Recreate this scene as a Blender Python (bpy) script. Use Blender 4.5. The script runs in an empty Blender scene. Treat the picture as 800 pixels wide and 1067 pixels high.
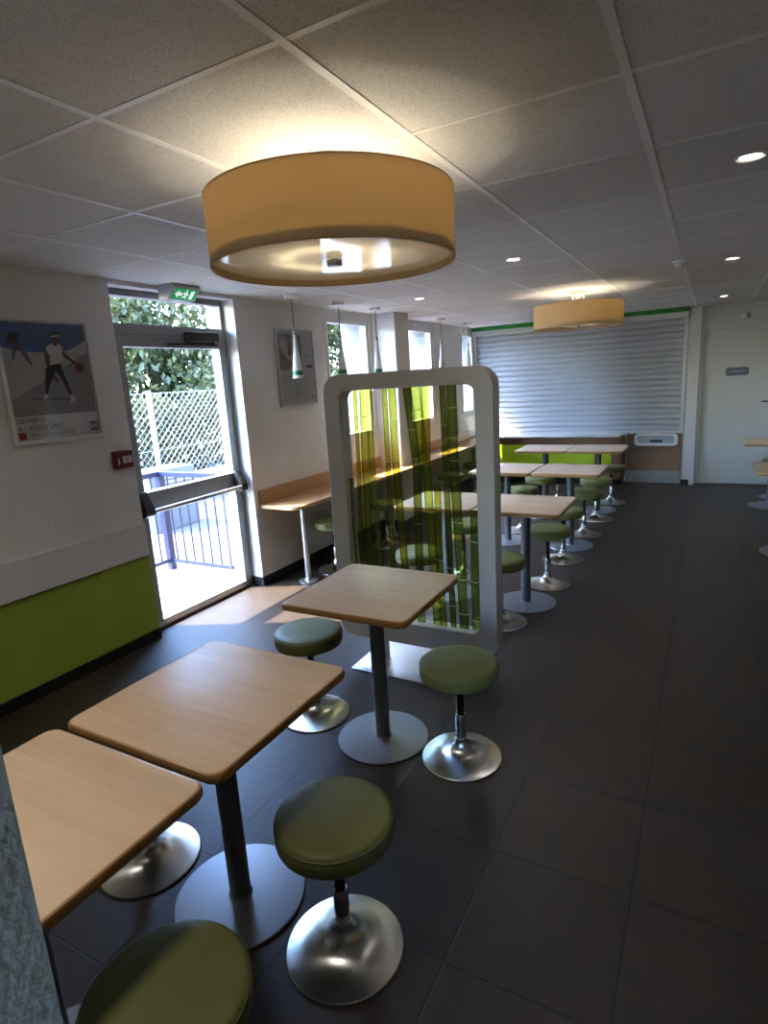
import bpy, bmesh, math, random
from mathutils import Vector, Matrix, Euler
PI = math.pi
rnd = random.Random(7)
sc = bpy.context.scene
COL = sc.collection

# ------------------------------------------------------------------ materials
def mat(name, base=(.5, .5, .5), rough=.5, metal=0., bump=None, coat=0., emis=None, es=0., vary=None, spec=None, aniso=0., trans=0.):
    m = bpy.data.materials.new(name); m.use_nodes = True
    nt = m.node_tree; b = nt.nodes['Principled BSDF']
    b.inputs['Base Color'].default_value = (*base, 1)
    b.inputs['Roughness'].default_value = rough
    b.inputs['Metallic'].default_value = metal
    b.inputs['Coat Weight'].default_value = coat
    if spec is not None: b.inputs['Specular IOR Level'].default_value = spec
    if emis:
        b.inputs['Emission Color'].default_value = (*emis, 1); b.inputs['Emission Strength'].default_value = es
    if aniso:
        b.inputs['Anisotropic'].default_value = aniso
        t = nt.nodes.new('ShaderNodeTangent'); t.direction_type = 'RADIAL'; t.axis = 'Z'
        nt.links.new(t.outputs[0], b.inputs['Tangent'])
    tc = None
    if bump or vary:
        tc = nt.nodes.new('ShaderNodeTexCoord')
    if bump:
        sca, stren, dist = bump
        n = nt.nodes.new('ShaderNodeTexNoise'); n.inputs['Scale'].default_value = sca; n.inputs['Detail'].default_value = 3
        nt.links.new(tc.outputs['Object'], n.inputs['Vector'])
        bp = nt.nodes.new('ShaderNodeBump'); bp.inputs['Strength'].default_value = stren; bp.inputs['Distance'].default_value = dist
        nt.links.new(n.outputs['Fac'], bp.inputs['Height']); nt.links.new(bp.outputs[0], b.inputs['Normal'])
    if vary:
        sca, c2, lo, hi = vary
        n = nt.nodes.new('ShaderNodeTexNoise'); n.inputs['Scale'].default_value = sca; n.inputs['Detail'].default_value = 4
        nt.links.new(tc.outputs['Object'], n.inputs['Vector'])
        r = nt.nodes.new('ShaderNodeMapRange'); r.inputs[1].default_value = lo; r.inputs[2].default_value = hi
        nt.links.new(n.outputs['Fac'], r.inputs[0])
        mx = nt.nodes.new('ShaderNodeMix'); mx.data_type = 'RGBA'
        mx.inputs[6].default_value = (*base, 1); mx.inputs[7].default_value = (*c2, 1)
        nt.links.new(r.outputs[0], mx.inputs[0]); nt.links.new(mx.outputs[2], b.inputs['Base Color'])
    return m

def wood(name, c1, c2, rough=.35, strips=9., grain=(1.5, 22., 22.), coat=.0, rot=0.):
    m = mat(name, c1, rough, coat=coat)
    nt = m.node_tree; b = nt.nodes['Principled BSDF']; L = nt.links.new
    tc = nt.nodes.new('ShaderNodeTexCoord')
    mp = nt.nodes.new('ShaderNodeMapping'); mp.inputs['Scale'].default_value = grain; mp.inputs['Rotation'].default_value = (0, 0, rot)
    L(tc.outputs['Object'], mp.inputs[0])
    n = nt.nodes.new('ShaderNodeTexNoise'); n.inputs['Scale'].default_value = 2.; n.inputs['Detail'].default_value = 5; n.inputs['Distortion'].default_value = .6
    L(mp.outputs[0], n.inputs['Vector'])
    # plank strips
    mp2 = nt.nodes.new('ShaderNodeMapping'); mp2.inputs['Rotation'].default_value = (0, 0, rot); L(tc.outputs['Object'], mp2.inputs[0])
    br = nt.nodes.new('ShaderNodeTexBrick'); br.inputs['Scale'].default_value = 1.
    br.inputs['Brick Width'].default_value = .62; br.inputs['Row Height'].default_value = .09; br.inputs['Mortar Size'].default_value = .0005
    br.inputs['Color1'].default_value = (0, 0, 0, 1); br.inputs['Color2'].default_value = (1, 1, 1, 1); br.inputs['Mortar'].default_value = (.6, .6, .6, 1)
    L(mp2.outputs[0], br.inputs['Vector'])
    a = nt.nodes.new('ShaderNodeMath'); a.operation = 'MULTIPLY_ADD'; a.inputs[1].default_value = .5
    L(br.outputs['Color'], a.inputs[0])
    s = nt.nodes.new('ShaderNodeMapRange'); s.inputs[1].default_value = .3; s.inputs[2].default_value = .75; s.inputs[4].default_value = .7
    L(n.outputs['Fac'], s.inputs[0]); L(s.outputs[0], a.inputs[2])
    mx = nt.nodes.new('ShaderNodeMix'); mx.data_type = 'RGBA'; mx.inputs[6].default_value = (*c1, 1); mx.inputs[7].default_value = (*c2, 1)
    L(a.outputs[0], mx.inputs[0]); L(mx.outputs[2], b.inputs['Base Color'])
    return m

def glass(name, tint=(1, 1, 1), refl=1.):
    m = bpy.data.materials.new(name); m.use_nodes = True; nt = m.node_tree; nt.nodes.clear(); L = nt.links.new
    o = nt.nodes.new('ShaderNodeOutputMaterial'); t = nt.nodes.new('ShaderNodeBsdfTransparent'); t.inputs[0].default_value = (*tint, 1)
    g = nt.nodes.new('ShaderNodeBsdfGlossy'); g.inputs['Roughness'].default_value = .01
    # Schlick reflectance from either side of the pane
    ge = nt.nodes.new('ShaderNodeNewGeometry')
    dt = nt.nodes.new('ShaderNodeVectorMath'); dt.operation = 'DOT_PRODUCT'; L(ge.outputs['Normal'], dt.inputs[0]); L(ge.outputs['Incoming'], dt.inputs[1])
    def mth(op, x, y=None):
        n = nt.nodes.new('ShaderNodeMath'); n.operation = op
        L(x, n.inputs[0]) if not isinstance(x, float) else setattr(n.inputs[0], 'default_value', x)
        if y is not None: n.inputs[1].default_value = y
        return n
    ab = mth('ABSOLUTE', dt.outputs['Value'])
    om = nt.nodes.new('ShaderNodeMath'); om.operation = 'SUBTRACT'; om.inputs[0].default_value = 1.; L(ab.outputs[0], om.inputs[1])
    pw = mth('POWER', om.outputs[0], 5.)
    ml = nt.nodes.new('ShaderNodeMath'); ml.operation = 'MULTIPLY_ADD'; ml.inputs[1].default_value = .96*refl; ml.inputs[2].default_value = .04*refl; L(pw.outputs[0], ml.inputs[0])
    mx = nt.nodes.new('ShaderNodeMixShader'); L(ml.outputs[0], mx.inputs[0]); L(t.outputs[0], mx.inputs[1]); L(g.outputs[0], mx.inputs[2]); L(mx.outputs[0], o.inputs[0])
    return m

def film(name, tcol, dcol, tfac):
    """printed see-through film: tinted transmission plus printed ink"""
    m = bpy.data.materials.new(name); m.use_nodes = True; nt = m.node_tree; nt.nodes.clear(); L = nt.links.new
    o = nt.nodes.new('ShaderNodeOutputMaterial')
    ua = nt.nodes.new('ShaderNodeUVMap'); sx = nt.nodes.new('ShaderNodeSeparateXYZ'); L(ua.outputs[0], sx.inputs[0])
    # ink density is printed denser along the edges of each cane
    p = nt.nodes.new('ShaderNodeMath'); p.operation = 'PINGPONG'; p.inputs[1].default_value = .5; L(sx.outputs[0], p.inputs[0])
    rp = nt.nodes.new('ShaderNodeMapRange'); rp.inputs[1].default_value = 0.; rp.inputs[2].default_value = .3; rp.inputs[3].default_value = .5; rp.inputs[4].default_value = 1.
    L(p.outputs[0], rp.inputs[0])
    mp = nt.nodes.new('ShaderNodeMapping'); mp.inputs['Scale'].default_value = (9, .9, 1); L(ua.outputs[0], mp.inputs[0])
    n = nt.nodes.new('ShaderNodeTexNoise'); n.inputs['Scale'].default_value = 1.; L(mp.outputs[0], n.inputs[0])
    rn = nt.nodes.new('ShaderNodeMapRange'); rn.inputs[1].default_value = .3; rn.inputs[2].default_value = .7; rn.inputs[3].default_value = .75; rn.inputs[4].default_value = 1.1; L(n.outputs[0], rn.inputs[0])
    mu = nt.nodes.new('ShaderNodeMath'); mu.operation = 'MULTIPLY'; L(rp.outputs[0], mu.inputs[0]); L(rn.outputs[0], mu.inputs[1])
    def tone(c):
        v = nt.nodes.new('ShaderNodeVectorMath'); v.operation = 'SCALE'; v.inputs[0].default_value = c; L(mu.outputs[0], v.inputs['Scale']); return v
    t = nt.nodes.new('ShaderNodeBsdfTransparent'); L(tone(tcol).outputs[0], t.inputs[0])
    d = nt.nodes.new('ShaderNodeBsdfDiffuse'); L(tone(dcol).outputs[0], d.inputs[0])
    tr = nt.nodes.new('ShaderNodeBsdfTranslucent'); L(tone(dcol).outputs[0], tr.inputs[0])
    m1 = nt.nodes.new('ShaderNodeMixShader'); m1.inputs[0].default_value = .5; L(d.outputs[0], m1.inputs[1]); L(tr.outputs[0], m1.inputs[2])
    m2 = nt.nodes.new('ShaderNodeMixShader'); m2.inputs[0].default_value = tfac; L(m1.outputs[0], m2.inputs[1]); L(t.outputs[0], m2.inputs[2])
    L(m2.outputs[0], o.inputs[0])
    return m

def fabric(name, dcol, tcol, tf, gloss=0.):
    m = bpy.data.materials.new(name); m.use_nodes = True; nt = m.node_tree; nt.nodes.clear(); L = nt.links.new
    o = nt.nodes.new('ShaderNodeOutputMaterial')
    d = nt.nodes.new('ShaderNodeBsdfDiffuse'); d.inputs[0].default_value = (*dcol, 1)
    t = nt.nodes.new('ShaderNodeBsdfTranslucent'); t.inputs[0].default_value = (*tcol, 1)
    m1 = nt.nodes.new('ShaderNodeMixShader'); m1.inputs[0].default_value = tf; L(d.outputs[0], m1.inputs[1]); L(t.outputs[0], m1.inputs[2])
    if gloss:
        g = nt.nodes.new('ShaderNodeBsdfGlossy'); g.inputs['Roughness'].default_value = .05
        fr = nt.nodes.new('ShaderNodeFresnel'); fr.inputs[0].default_value = 1.5
        m2 = nt.nodes.new('ShaderNodeMixShader'); L(fr.outputs[0], m2.inputs[0]); L(m1.outputs[0], m2.inputs[1]); L(g.outputs[0], m2.inputs[2]); L(m2.outputs[0], o.inputs[0])
    else:
        L(m1.outputs[0], o.inputs[0])
    return m

M = {}
M['plaster'] = mat('white_plaster', (.80, .79, .76), .85, bump=(55, .8, .010), vary=(3, (.75, .74, .715), .3, .7))
M['rough_plaster'] = mat('grey_roughcast', (.28, .275, .255), .9, bump=(90, .5, .004))
M['paint_white'] = mat('white_paint', (.70, .70, .68), .45)
M['door_white'] = mat('door_white', (.66, .67, .64), .5)
M['green_wall'] = mat('green_plaster', (.32, .43, .04), 1-.3, bump=(55, .7, .008), vary=(4, (.29, .39, .035), .3, .7))
M['lime'] = mat('lime_laminate', (.45, .62, .02), .4)
M['fascia_green'] = mat('fascia_green', (.02, .27, .03), .45)
M['skirting'] = mat('black_skirting_tile', (.012, .012, .013), .3)
M['alu'] = mat('grey_aluminium', (.30, .30, .29), .45, .3)
M['white_pvc'] = mat('white_pvc', (.78, .78, .77), .35)
M['black'] = mat('black_plastic', (.012, .012, .013), .4)
M['steel_dark'] = mat('anthracite_steel', (.17, .18, .20), .40, .6)
M['disc_grey'] = mat('silver_painted_disc', (.30, .31, .33), .42, .75, bump=(400, .08, .001))
M['chrome'] = mat('brushed_chrome', (.64, .64, .62), .26, 1., aniso=.85)
M['chrome_tube'] = mat('chrome_tube', (.55, .55, .55), .12, 1.)
M['chrome_dark'] = mat('dark_chrome', (.10, .10, .10), .16, 1.)
M['steel_leg'] = mat('satin_steel', (.55, .56, .57), .3, .9)
M['vinyl'] = mat('olive_vinyl', (.165, .17, .052), .48, bump=(500, .12, .001), vary=(5, (.15, .16, .047), .35, .7))
M['maple'] = wood('maple_laminate', (.76, .56, .38), (.66, .46, .29), .26)
M['maple_edge'] = wood('beech_edge', (.42, .23, .085), (.34, .18, .06), .35)
M['counter_wood'] = wood('beech_counter', (.50, .29, .13), (.42, .23, .10), .35, rot=PI/2)
M['panel_wood'] = wood('oak_front', (.26, .145, .075), (.21, .115, .06), .45)
M['frame_white'] = mat('screen_frame_white', (.68, .68, .67), .5, bump=(600, .05, .001))
M['plate'] = mat('brushed_plate', (.66, .67, .68), .28, .85)
M['shutter'] = mat('shutter_white', (.52, .55, .60), .32)
M['glass'] = glass('clear_glass')
M['screen_glass'] = glass('screen_glass', (.93, .95, .93))
M['shade'] = fabric('cream_shade_fabric', (.74, .62, .42), (.80, .63, .37), .40)
M['shade_in'] = fabric('shade_hem', (.72, .60, .42), (.74, .56, .32), .35)
M['diffuser'] = fabric('opal_diffuser', (.86, .83, .76), (.92, .88, .78), .68, 1.)
M['bulb'] = mat('bulb_glow', (.9, .85, .7), .4, emis=(1, .88, .68), es=8)
M['spot'] = mat('spot_glow', (.9, .9, .9), .4, emis=(1, .93, .8), es=14)
M['red'] = mat('alarm_red', (.15, .005, .010), .35)
M['label'] = mat('label_white', (.62, .62, .60), .5)
M['grey_mark'] = mat('grey_print', (.25, .25, .25), .5)
M['sign_grey'] = mat('door_sign_slate', (.12, .15, .20), .4)
M['sign_text'] = mat('door_sign_print', (.35, .38, .42), .4)
M['exit_green'] = mat('exit_green', (.01, .28, .09), .4, emis=(.01, .5, .15), es=.12)
M['exit_white'] = mat('exit_pictogram', (.8, .9, .85), .4, emis=(.8, 1, .9), es=.2)
M['sign_case'] = mat('sign_case', (.45, .46, .45), .4)
M['concrete'] = mat('pale_concrete', (.24, .235, .23), .8, bump=(60, .2, .004))
M['pavement'] = mat('pinkish_gravel', (.085, .066, .064), .9, vary=(40, (.12, .10, .097), .4, .6))
M['ext_wall'] = mat('render_outside', (.40, .39, .38), .8)
M['rail'] = mat('blue_violet_steel', (.010, .013, .045), .4)
M['galv'] = mat('galvanised', (.26, .265, .27), .5, .2)
M['fence_post'] = mat('pale_fence_post', (.42, .43, .44), .5)
M['facade'] = mat('grey_facade_render', (.17, .17, .165), .85)
M['unit'] = mat('grey_cabinet', (.10, .115, .12), .5)
M['bark'] = mat('bark', (.10, .075, .05), .9, bump=(30, .6, .02))
M['b_node'] = mat('bamboo_node_print', (.55, .52, .36), .6)
M['cord'] = mat('grey_cord', (.05, .05, .05), .5)
M['pend'] = mat('pendant_white', (.72, .73, .72), .35)
M['pend_green'] = mat('pendant_green', (.03, .16, .09), .35)
M['bamboo1'] = film('bamboo_lime', (.70, .77, .12), (.21, .29, .05), .70)
M['bamboo2'] = film('bamboo_gold', (.72, .64, .07), (.20, .23, .045), .66)
M['bamboo3'] = film('bamboo_green', (.46, .54, .10), (.13, .185, .05), .56)
# printed poster inks
INK = dict(white=(.60, .60, .59), sky=(.045, .10, .26), dune=(.42, .42, .43), shade=(.24, .24, .25), shadow=(.12, .12, .13), shirt=(.55, .54, .54),
           skin=(.12, .07, .045), black=(.012, .012, .014), shoe=(.5, .5, .5), ball=(.17, .01, .02), hair=(.02, .015, .013), wred=(.10, .025, .02),
           red=(.32, .01, .015), blue=(.06, .055, .30), ink=(.08, .08, .09), line=(.22, .22, .23), grey=(.38, .38, .37), dgrey=(.12, .12, .12), mid=(.24, .24, .23))
for k, c in INK.items(): M['ink_' + k] = mat('ink_' + k, c, .4)

def leafmat():
    m = bpy.data.materials.new('leaves'); m.use_nodes = True; nt = m.node_tree; nt.nodes.clear(); L = nt.links.new
    o = nt.nodes.new('ShaderNodeOutputMaterial')
    oi = nt.nodes.new('ShaderNodeNewGeometry')
    cr = nt.nodes.new('ShaderNodeMix'); cr.data_type = 'RGBA'; cr.inputs[6].default_value = (.010, .018, .005, 1); cr.inputs[7].default_value = (.05, .065, .02, 1)
    L(oi.outputs['Random Per Island'], cr.inputs[0])
    d = nt.nodes.new('ShaderNodeBsdfDiffuse'); L(cr.outputs[2], d.inputs[0])
    t = nt.nodes.new('ShaderNodeBsdfTranslucent'); L(cr.outputs[2], t.inputs[0])
    g = nt.nodes.new('ShaderNodeBsdfGlossy'); g.inputs['Roughness'].default_value = .35; g.inputs[0].default_value = (.3, .28, .22, 1)
    a = nt.nodes.new('ShaderNodeMixShader'); a.inputs[0].default_value = .4; L(d.outputs[0], a.inputs[1]); L(t.outputs[0], a.inputs[2])
    b = nt.nodes.new('ShaderNodeMixShader'); b.inputs[0].default_value = .12; L(a.outputs[0], b.inputs[1]); L(g.outputs[0], b.inputs[2])
    L(b.outputs[0], o.inputs[0]); return m
M['leaves'] = leafmat()

def floormat():
    m = mat('dark_floor_tile', (.03, .028, .027), .4, spec=.45)
    nt = m.node_tree; b = nt.nodes['Principled BSDF']; L = nt.links.new
    g = nt.nodes.new('ShaderNodeNewGeometry')
    mp = nt.nodes.new('ShaderNodeMapping'); mp.inputs['Location'].default_value = (.58541 + .9, -1.23607 + .9, 0); L(g.outputs['Position'], mp.inputs[0])
    br = nt.nodes.new('ShaderNodeTexBrick'); br.offset = 0.; br.inputs['Scale'].default_value = 1.
    br.inputs['Brick Width'].default_value = .45; br.inputs['Row Height'].default_value = .45; br.inputs['Mortar Size'].default_value = .004; br.inputs['Mortar Smooth'].default_value = .3
    br.inputs['Color1'].default_value = (.036, .0235, .015, 1); br.inputs['Color2'].default_value = (.028, .0185, .0115, 1); br.inputs['Mortar'].default_value = (.006, .006, .006, 1)
    L(mp.outputs[0], br.inputs['Vector'])
    n = nt.nodes.new('ShaderNodeTexNoise'); n.inputs['Scale'].default_value = 9; n.inputs['Detail'].default_value = 6; n.inputs['Roughness'].default_value = .7; L(g.outputs['Position'], n.inputs['Vector'])
    r = nt.nodes.new('ShaderNodeMapRange'); r.inputs[1].default_value = .3; r.inputs[2].default_value = .7; r.inputs[3].default_value = .75; r.inputs[4].default_value = 1.3; L(n.outputs[0], r.inputs[0])
    v = nt.nodes.new('ShaderNodeVectorMath'); v.operation = 'SCALE'; L(br.outputs['Color'], v.inputs[0]); L(r.outputs[0], v.inputs['Scale']); L(v.outputs[0], b.inputs['Base Color'])
    rr = nt.nodes.new('ShaderNodeMapRange'); rr.inputs[3].default_value = .36; rr.inputs[4].default_value = .52; L(n.outputs[0], rr.inputs[0]); L(rr.outputs[0], b.inputs['Roughness'])
    iv = nt.nodes.new('ShaderNodeMath'); iv.operation = 'MULTIPLY_ADD'; iv.inputs[1].default_value = -1.; L(br.outputs['Fac'], iv.inputs[0])
    n2 = nt.nodes.new('ShaderNodeMath'); n2.operation = 'MULTIPLY'; n2.inputs[1].default_value = .25; L(n.outputs[0], n2.inputs[0]); L(n2.outputs[0], iv.inputs[2])
    bp = nt.nodes.new('ShaderNodeBump'); bp.inputs['Strength'].default_value = .35; bp.inputs['Distance'].default_value = .003; L(iv.outputs[0], bp.inputs['Height']); L(bp.outputs[0], b.inputs['Normal'])
    return m
M['floor'] = floormat()

def ceilmat():
    m = mat('mineral_ceiling_tile', (.60, .60, .58), .9)
    nt = m.node_tree; b = nt.nodes['Principled BSDF']; L = nt.links.new
    g = nt.nodes.new('ShaderNodeNewGeometry')
    n = nt.nodes.new('ShaderNodeTexNoise'); n.inputs['Scale'].default_value = 230; n.inputs['Detail'].default_value = 4; L(g.outputs['Position'], n.inputs['Vector'])
    mx = nt.nodes.new('ShaderNodeMix'); mx.data_type = 'RGBA'; mx.inputs[6].default_value = (.58, .58, .57, 1); mx.inputs[7].default_value = (.78, .78, .77, 1)
    r = nt.nodes.new('ShaderNodeMapRange'); r.inputs[1].default_value = .36; r.inputs[2].default_value = .58; L(n.outputs[0], r.inputs[0]); L(r.outputs[0], mx.inputs[0]); L(mx.outputs[2], b.inputs['Base Color'])
    bp = nt.nodes.new('ShaderNodeBump'); bp.inputs['Strength'].default_value = .4; bp.inputs['Distance'].default_value = .003; L(n.outputs[0], bp.inputs['Height']); L(bp.outputs[0], b.inputs['Normal'])
    return m
M['ceiling'] = ceilmat()
M['tbar'] = mat('white_tbar', (.86, .86, .85), .5)

# ------------------------------------------------------------------ mesh helpers
class MB:
    def __init__(s): s.bm = bmesh.new()
    def face(s, vs, mi=0):
        try:
            f = s.bm.faces.new(vs); f.material_index = mi; return f
        except ValueError: return None
    def box(s, x0, x1, y0, y1, z0, z1, mi=0):
        v = [s.bm.verts.new(p) for p in ((x0,y0,z0),(x1,y0,z0),(x1,y1,z0),(x0,y1,z0),(x0,y0,z1),(x1,y0,z1),(x1,y1,z1),(x0,y1,z1))]
        for q in ((0,3,2,1),(4,5,6,7),(0,1,5,4),(1,2,6,5),(2,3,7,6),(3,0,4,7)): s.face([v[i] for i in q], mi)
        return s
    def tube(s, p0, p1, r0, r1=None, n=16, mi=0, cap=True):
        r1 = r0 if r1 is None else r1
        p0 = Vector(p0); p1 = Vector(p1); d = (p1 - p0).normalized()
        a = d.orthogonal().normalized(); b = d.cross(a)
        rings = []
        for p, r in ((p0, r0), (p1, r1)):
            rings.append([s.bm.verts.new(p + (a*math.cos(2*PI*i/n) + b*math.sin(2*PI*i/n))*r) for i in range(n)])
        for i in range(n): s.face((rings[0][i], rings[0][(i+1)%n], rings[1][(i+1)%n], rings[1][i]), mi)
        if cap: s.face(rings[0][::-1], mi); s.face(rings[1], mi)
        return s
    def lathe(s, prof, n=48, mi=0, c=(0,0,0), closed=False):
        rings = []
        for r, z in prof:
            if r < 1e-6: rings.append([s.bm.verts.new((c[0], c[1], c[2]+z))])
            else: rings.append([s.bm.verts.new((c[0]+r*math.cos(2*PI*i/n), c[1]+r*math.sin(2*PI*i/n), c[2]+z)) for i in range(n)])
        pr = list(zip(rings, rings[1:])) + ([(rings[-1], rings[0])] if closed else [])
        for a, b in pr:
            for i in range(n):
                j = (i+1) % n
                if len(a) == 1 and len(b) == 1: continue
                if len(a) == 1: s.face((a[0], b[j], b[i]), mi)
                elif len(b) == 1: s.face((a[i], a[j], b[0]), mi)
                else: s.face((a[i], a[j], b[j], b[i]), mi)
        return s
    def loft(s, loops, mi=0, cap=True, mis=None):
        R = [[s.bm.verts.new(p) for p in lp] for lp in loops]; n = len(R[0])
        for k, (a, b) in enumerate(zip(R, R[1:])):
            for i in range(n): s.face((a[i], a[(i+1)%n], b[(i+1)%n], b[i]), mis[k] if mis else mi)
        if cap: s.face(R[0][::-1], mis[0] if mis else mi); s.face(R[-1], mis[-1] if mis else mi)
        return s
    def ring(s, outer, inner, dvec, mi=0):
        """frame between two loops of the same length, extruded by dvec"""
        d = Vector(dvec); A = [s.bm.verts.new(p) for p in outer]; B = [s.bm.verts.new(p) for p in inner]
        C = [s.bm.verts.new(Vector(p)+d) for p in outer]; D = [s.bm.verts.new(Vector(p)+d) for p in inner]; n = len(A)
        for i in range(n):
            j = (i+1) % n
            s.face((A[i],A[j],B[j],B[i]),mi); s.face((C[j],C[i],D[i],D[j]),mi); s.face((A[j],A[i],C[i],C[j]),mi); s.face((B[i],B[j],D[j],D[i]),mi)
        return s
    def prism(s, pts, d, mi=0):
        d = Vector(d); A = [s.bm.verts.new(p) for p in pts]; B = [s.bm.verts.new(Vector(p)+d) for p in pts]; n = len(A)
        s.face(A[::-1], mi); s.face(B, mi)
        for i in range(n): s.face((A[i], A[(i+1)%n], B[(i+1)%n], B[i]), mi)
        return s
    def build(s, name, mats, parent=None, smooth=True, bevel=0., loc=None):
        bmesh.ops.recalc_face_normals(s.bm, faces=s.bm.faces)
        me = bpy.data.meshes.new(name); s.bm.to_mesh(me); s.bm.free()
        for m in (mats if isinstance(mats, (list, tuple)) else [mats]): me.materials.append(M[m] if isinstance(m, str) else m)
        if smooth:
            for p in me.polygons: p.use_smooth = True
            me.set_sharp_from_angle(angle=math.radians(35))
        o = bpy.data.objects.new(name, me); COL.objects.link(o)
        if parent: o.parent = parent
        if loc: o.location = loc
        if bevel:
            b = o.modifiers.new('edge', 'BEVEL'); b.width = bevel; b.segments = 2; b.limit_method = 'ANGLE'; b.angle_limit = math.radians(50)
        return o

def rrect(x0, x1, y0, y1, r, n=6):
    pts = []
    for cx, cy, a0 in ((x1-r, y0+r, -PI/2), (x1-r, y1-r, 0), (x0+r, y1-r, PI/2), (x0+r, y0+r, PI)):
        for k in range(n+1):
            a = a0 + PI/2*k/n; pts.append((cx+r*math.cos(a), cy+r*math.sin(a)))
    return pts

def tag(o, label, cat, group=None, kind=None):
    o['label'] = label; o['category'] = cat
    if group: o['group'] = group
    if kind: o['kind'] = kind
    return o
def thing(name, loc, label, cat, group=None):
    o = bpy.data.objects.new(name, None); o.empty_display_size = .1; COL.objects.link(o); o.location = loc
    return tag(o, label, cat, group)
def structure(o): o['kind'] = 'structure'; return o
def dup(root, loc, label, group=None, rot=None):
    r = root.copy(); COL.objects.link(r); r.location = loc
    if rot is not None: r.rotation_euler = (0, 0, rot)
    r['label'] = label
    if group: r['group'] = group
    for ch in list(root.children):
        c = ch.copy(); COL.objects.link(c); c.parent = r
        for g in ch.children:
            d = g.copy(); COL.objects.link(d); d.parent = c
    return r

# ------------------------------------------------------------------ room shell
XW, XO, H = -3.25, -3.62, 2.3416
YB, XR, YF = 9.10, 2.40, -1.80
structure(MB().box(XO, XR+.1, YF-.1, YB+.1, -.12, 0).build('floor', 'floor', smooth=False))
structure(MB().box(XO, XR+.1, YF-.1, YB+.1, H, H+.1).build('ceiling', 'ceiling', smooth=False))
# suspended-ceiling T bars: long runners and cross bars (each strip stands a little below the tiles)
tb = MB()
x0g, y0g = -.2217, 1.7532
k = -5
xs = []
for k in range(-5, 5):
    x = x0g + .6*k
    if XW+.03 < x < XR-.03:
        xs.append(x)
        tb.box(x-.012, x+.012, YF+.002, YB-.1, H-.0025, H, 0)
for k in range(-6, 13):
    y = y0g + .6*k
    if YF+.05 < y < YB-.15:
        e = sorted([XW+.002]+xs+[XR-.002])
        for a, b in zip(e, e[1:]): tb.box(a+.012, b-.012, y-.009, y+.009, H-.0018, H, 0)
structure(tb.build('trim_1', 'tbar', smooth=False))
# left wall with door and window openings
DY0, DY1, DZ = 2.535, 3.63, 2.315
WIN = [(4.82, 5.73), (6.50, 7.41), (8.36, 8.95)]
WZ0, WZ1 = 1.03, 2.31
wl = MB()
def seg(y0, y1, z0, z1, mi=0): wl.box(-3.345, XW, y0, y1, z0, z1, mi); wl.box(XO, -3.345, y0, y1, z0, z1, 2)
seg(DY0, DY1, DZ, H)
wl.box(-3.45, XW, YF, DY0, .6, H); wl.box(-3.45, XW, YF, DY0, 0, .6, 1)
wl.box(XO, -3.45, YF, DY0-.32, 0, H, 2)     # the outside jamb is set back on the near side of the door
ys = [DY1] + [v for w in WIN for v in w] + [YB]
wl.box(-3.45, XW, DY1, DY1+.4, 0, H); wl.box(XO, -3.45, DY1+.10, DY1+.4, 0, H, 2)
ys[0] = DY1+.4
for i in range(0, len(ys), 2): seg(ys[i], ys[i+1], 0, H)
for a, b in WIN: seg(a, b, 0, WZ0); seg(a, b, WZ1, H)
structure(wl.build('wall_left', ['plaster', 'green_wall', 'facade'], smooth=False))
# structural pillar standing out of the left wall
structure(MB().box(XW, -2.97, 5.77, 6.10, 0, H).build('column', 'plaster', smooth=False))
# far wall right of the serving hatch, right wall, wall behind
structure(MB().box(XO, XR, YB, YB+.1, 0, H).build('wall_back', 'door_white', smooth=False))
structure(MB().box(XR, XR+.1, YF, YB, 0, H).build('wall_right', 'panel_wood', smooth=False))
FX0, FX1, FZ0, FZ1 = -.55, .35, .9, 2.1  # opening for an unseen window added behind the camera as fill light
wf = MB(); wf.box(XO, FX0, YF-.1, YF, 0, H); wf.box(FX1, XR, YF-.1, YF, 0, H); wf.box(FX0, FX1, YF-.1, YF, 0, FZ0); wf.box(FX0, FX1, YF-.1, YF, FZ1, H)
structure(wf.build('wall_front', 'plaster', smooth=False))
w4 = MB(); t_ = .05
w4.box(FX0, FX1, YF-.08, YF-.02, FZ0, FZ0+t_); w4.box(FX0, FX1, YF-.08, YF-.02, FZ1-t_, FZ1)
for x_ in (FX0, (FX0+FX1)/2-t_/2, FX1-t_): w4.box(x_, x_+t_, YF-.08, YF-.02, FZ0+t_, FZ1-t_)
w4 = structure(w4.build('window_4', 'white_pvc', smooth=False))
MB().box(FX0+t_, FX1-t_, YF-.053, YF-.047, FZ0+t_, FZ1-t_).build('pane', 'glass', w4, smooth=False)
# roughcast partition whose end shows at the lower left
structure(MB().box(XW, -.455, .09, .20, 0, H).build('wall_partition', 'rough_plaster', smooth=False))
# skirting
sk = MB(); sk.box(XW, XW+.012, .20, DY0, 0, .07); sk.box(XW, XW+.012, DY1, 5.77, 0, .075); sk.box(XW-.12, XW+.012, DY1-.012, DY1, 0, .075)
sk.box(XW, XW+.012, 6.10, 8.7, 0, .075); sk.box(XW+.012, -2.958, 5.758, 5.77, 0, .075); sk.box(-2.97, -2.958, 5.77, 6.1, 0, .075)
structure(sk.build('baseboard_left', 'skirting', smooth=False))
# white protective dado band over the green paint
structure(MB().box(XW, XW+.022, .20, DY0-.004, .60, .815).build('trim_2', 'paint_white', smooth=False, bevel=.003))

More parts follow.
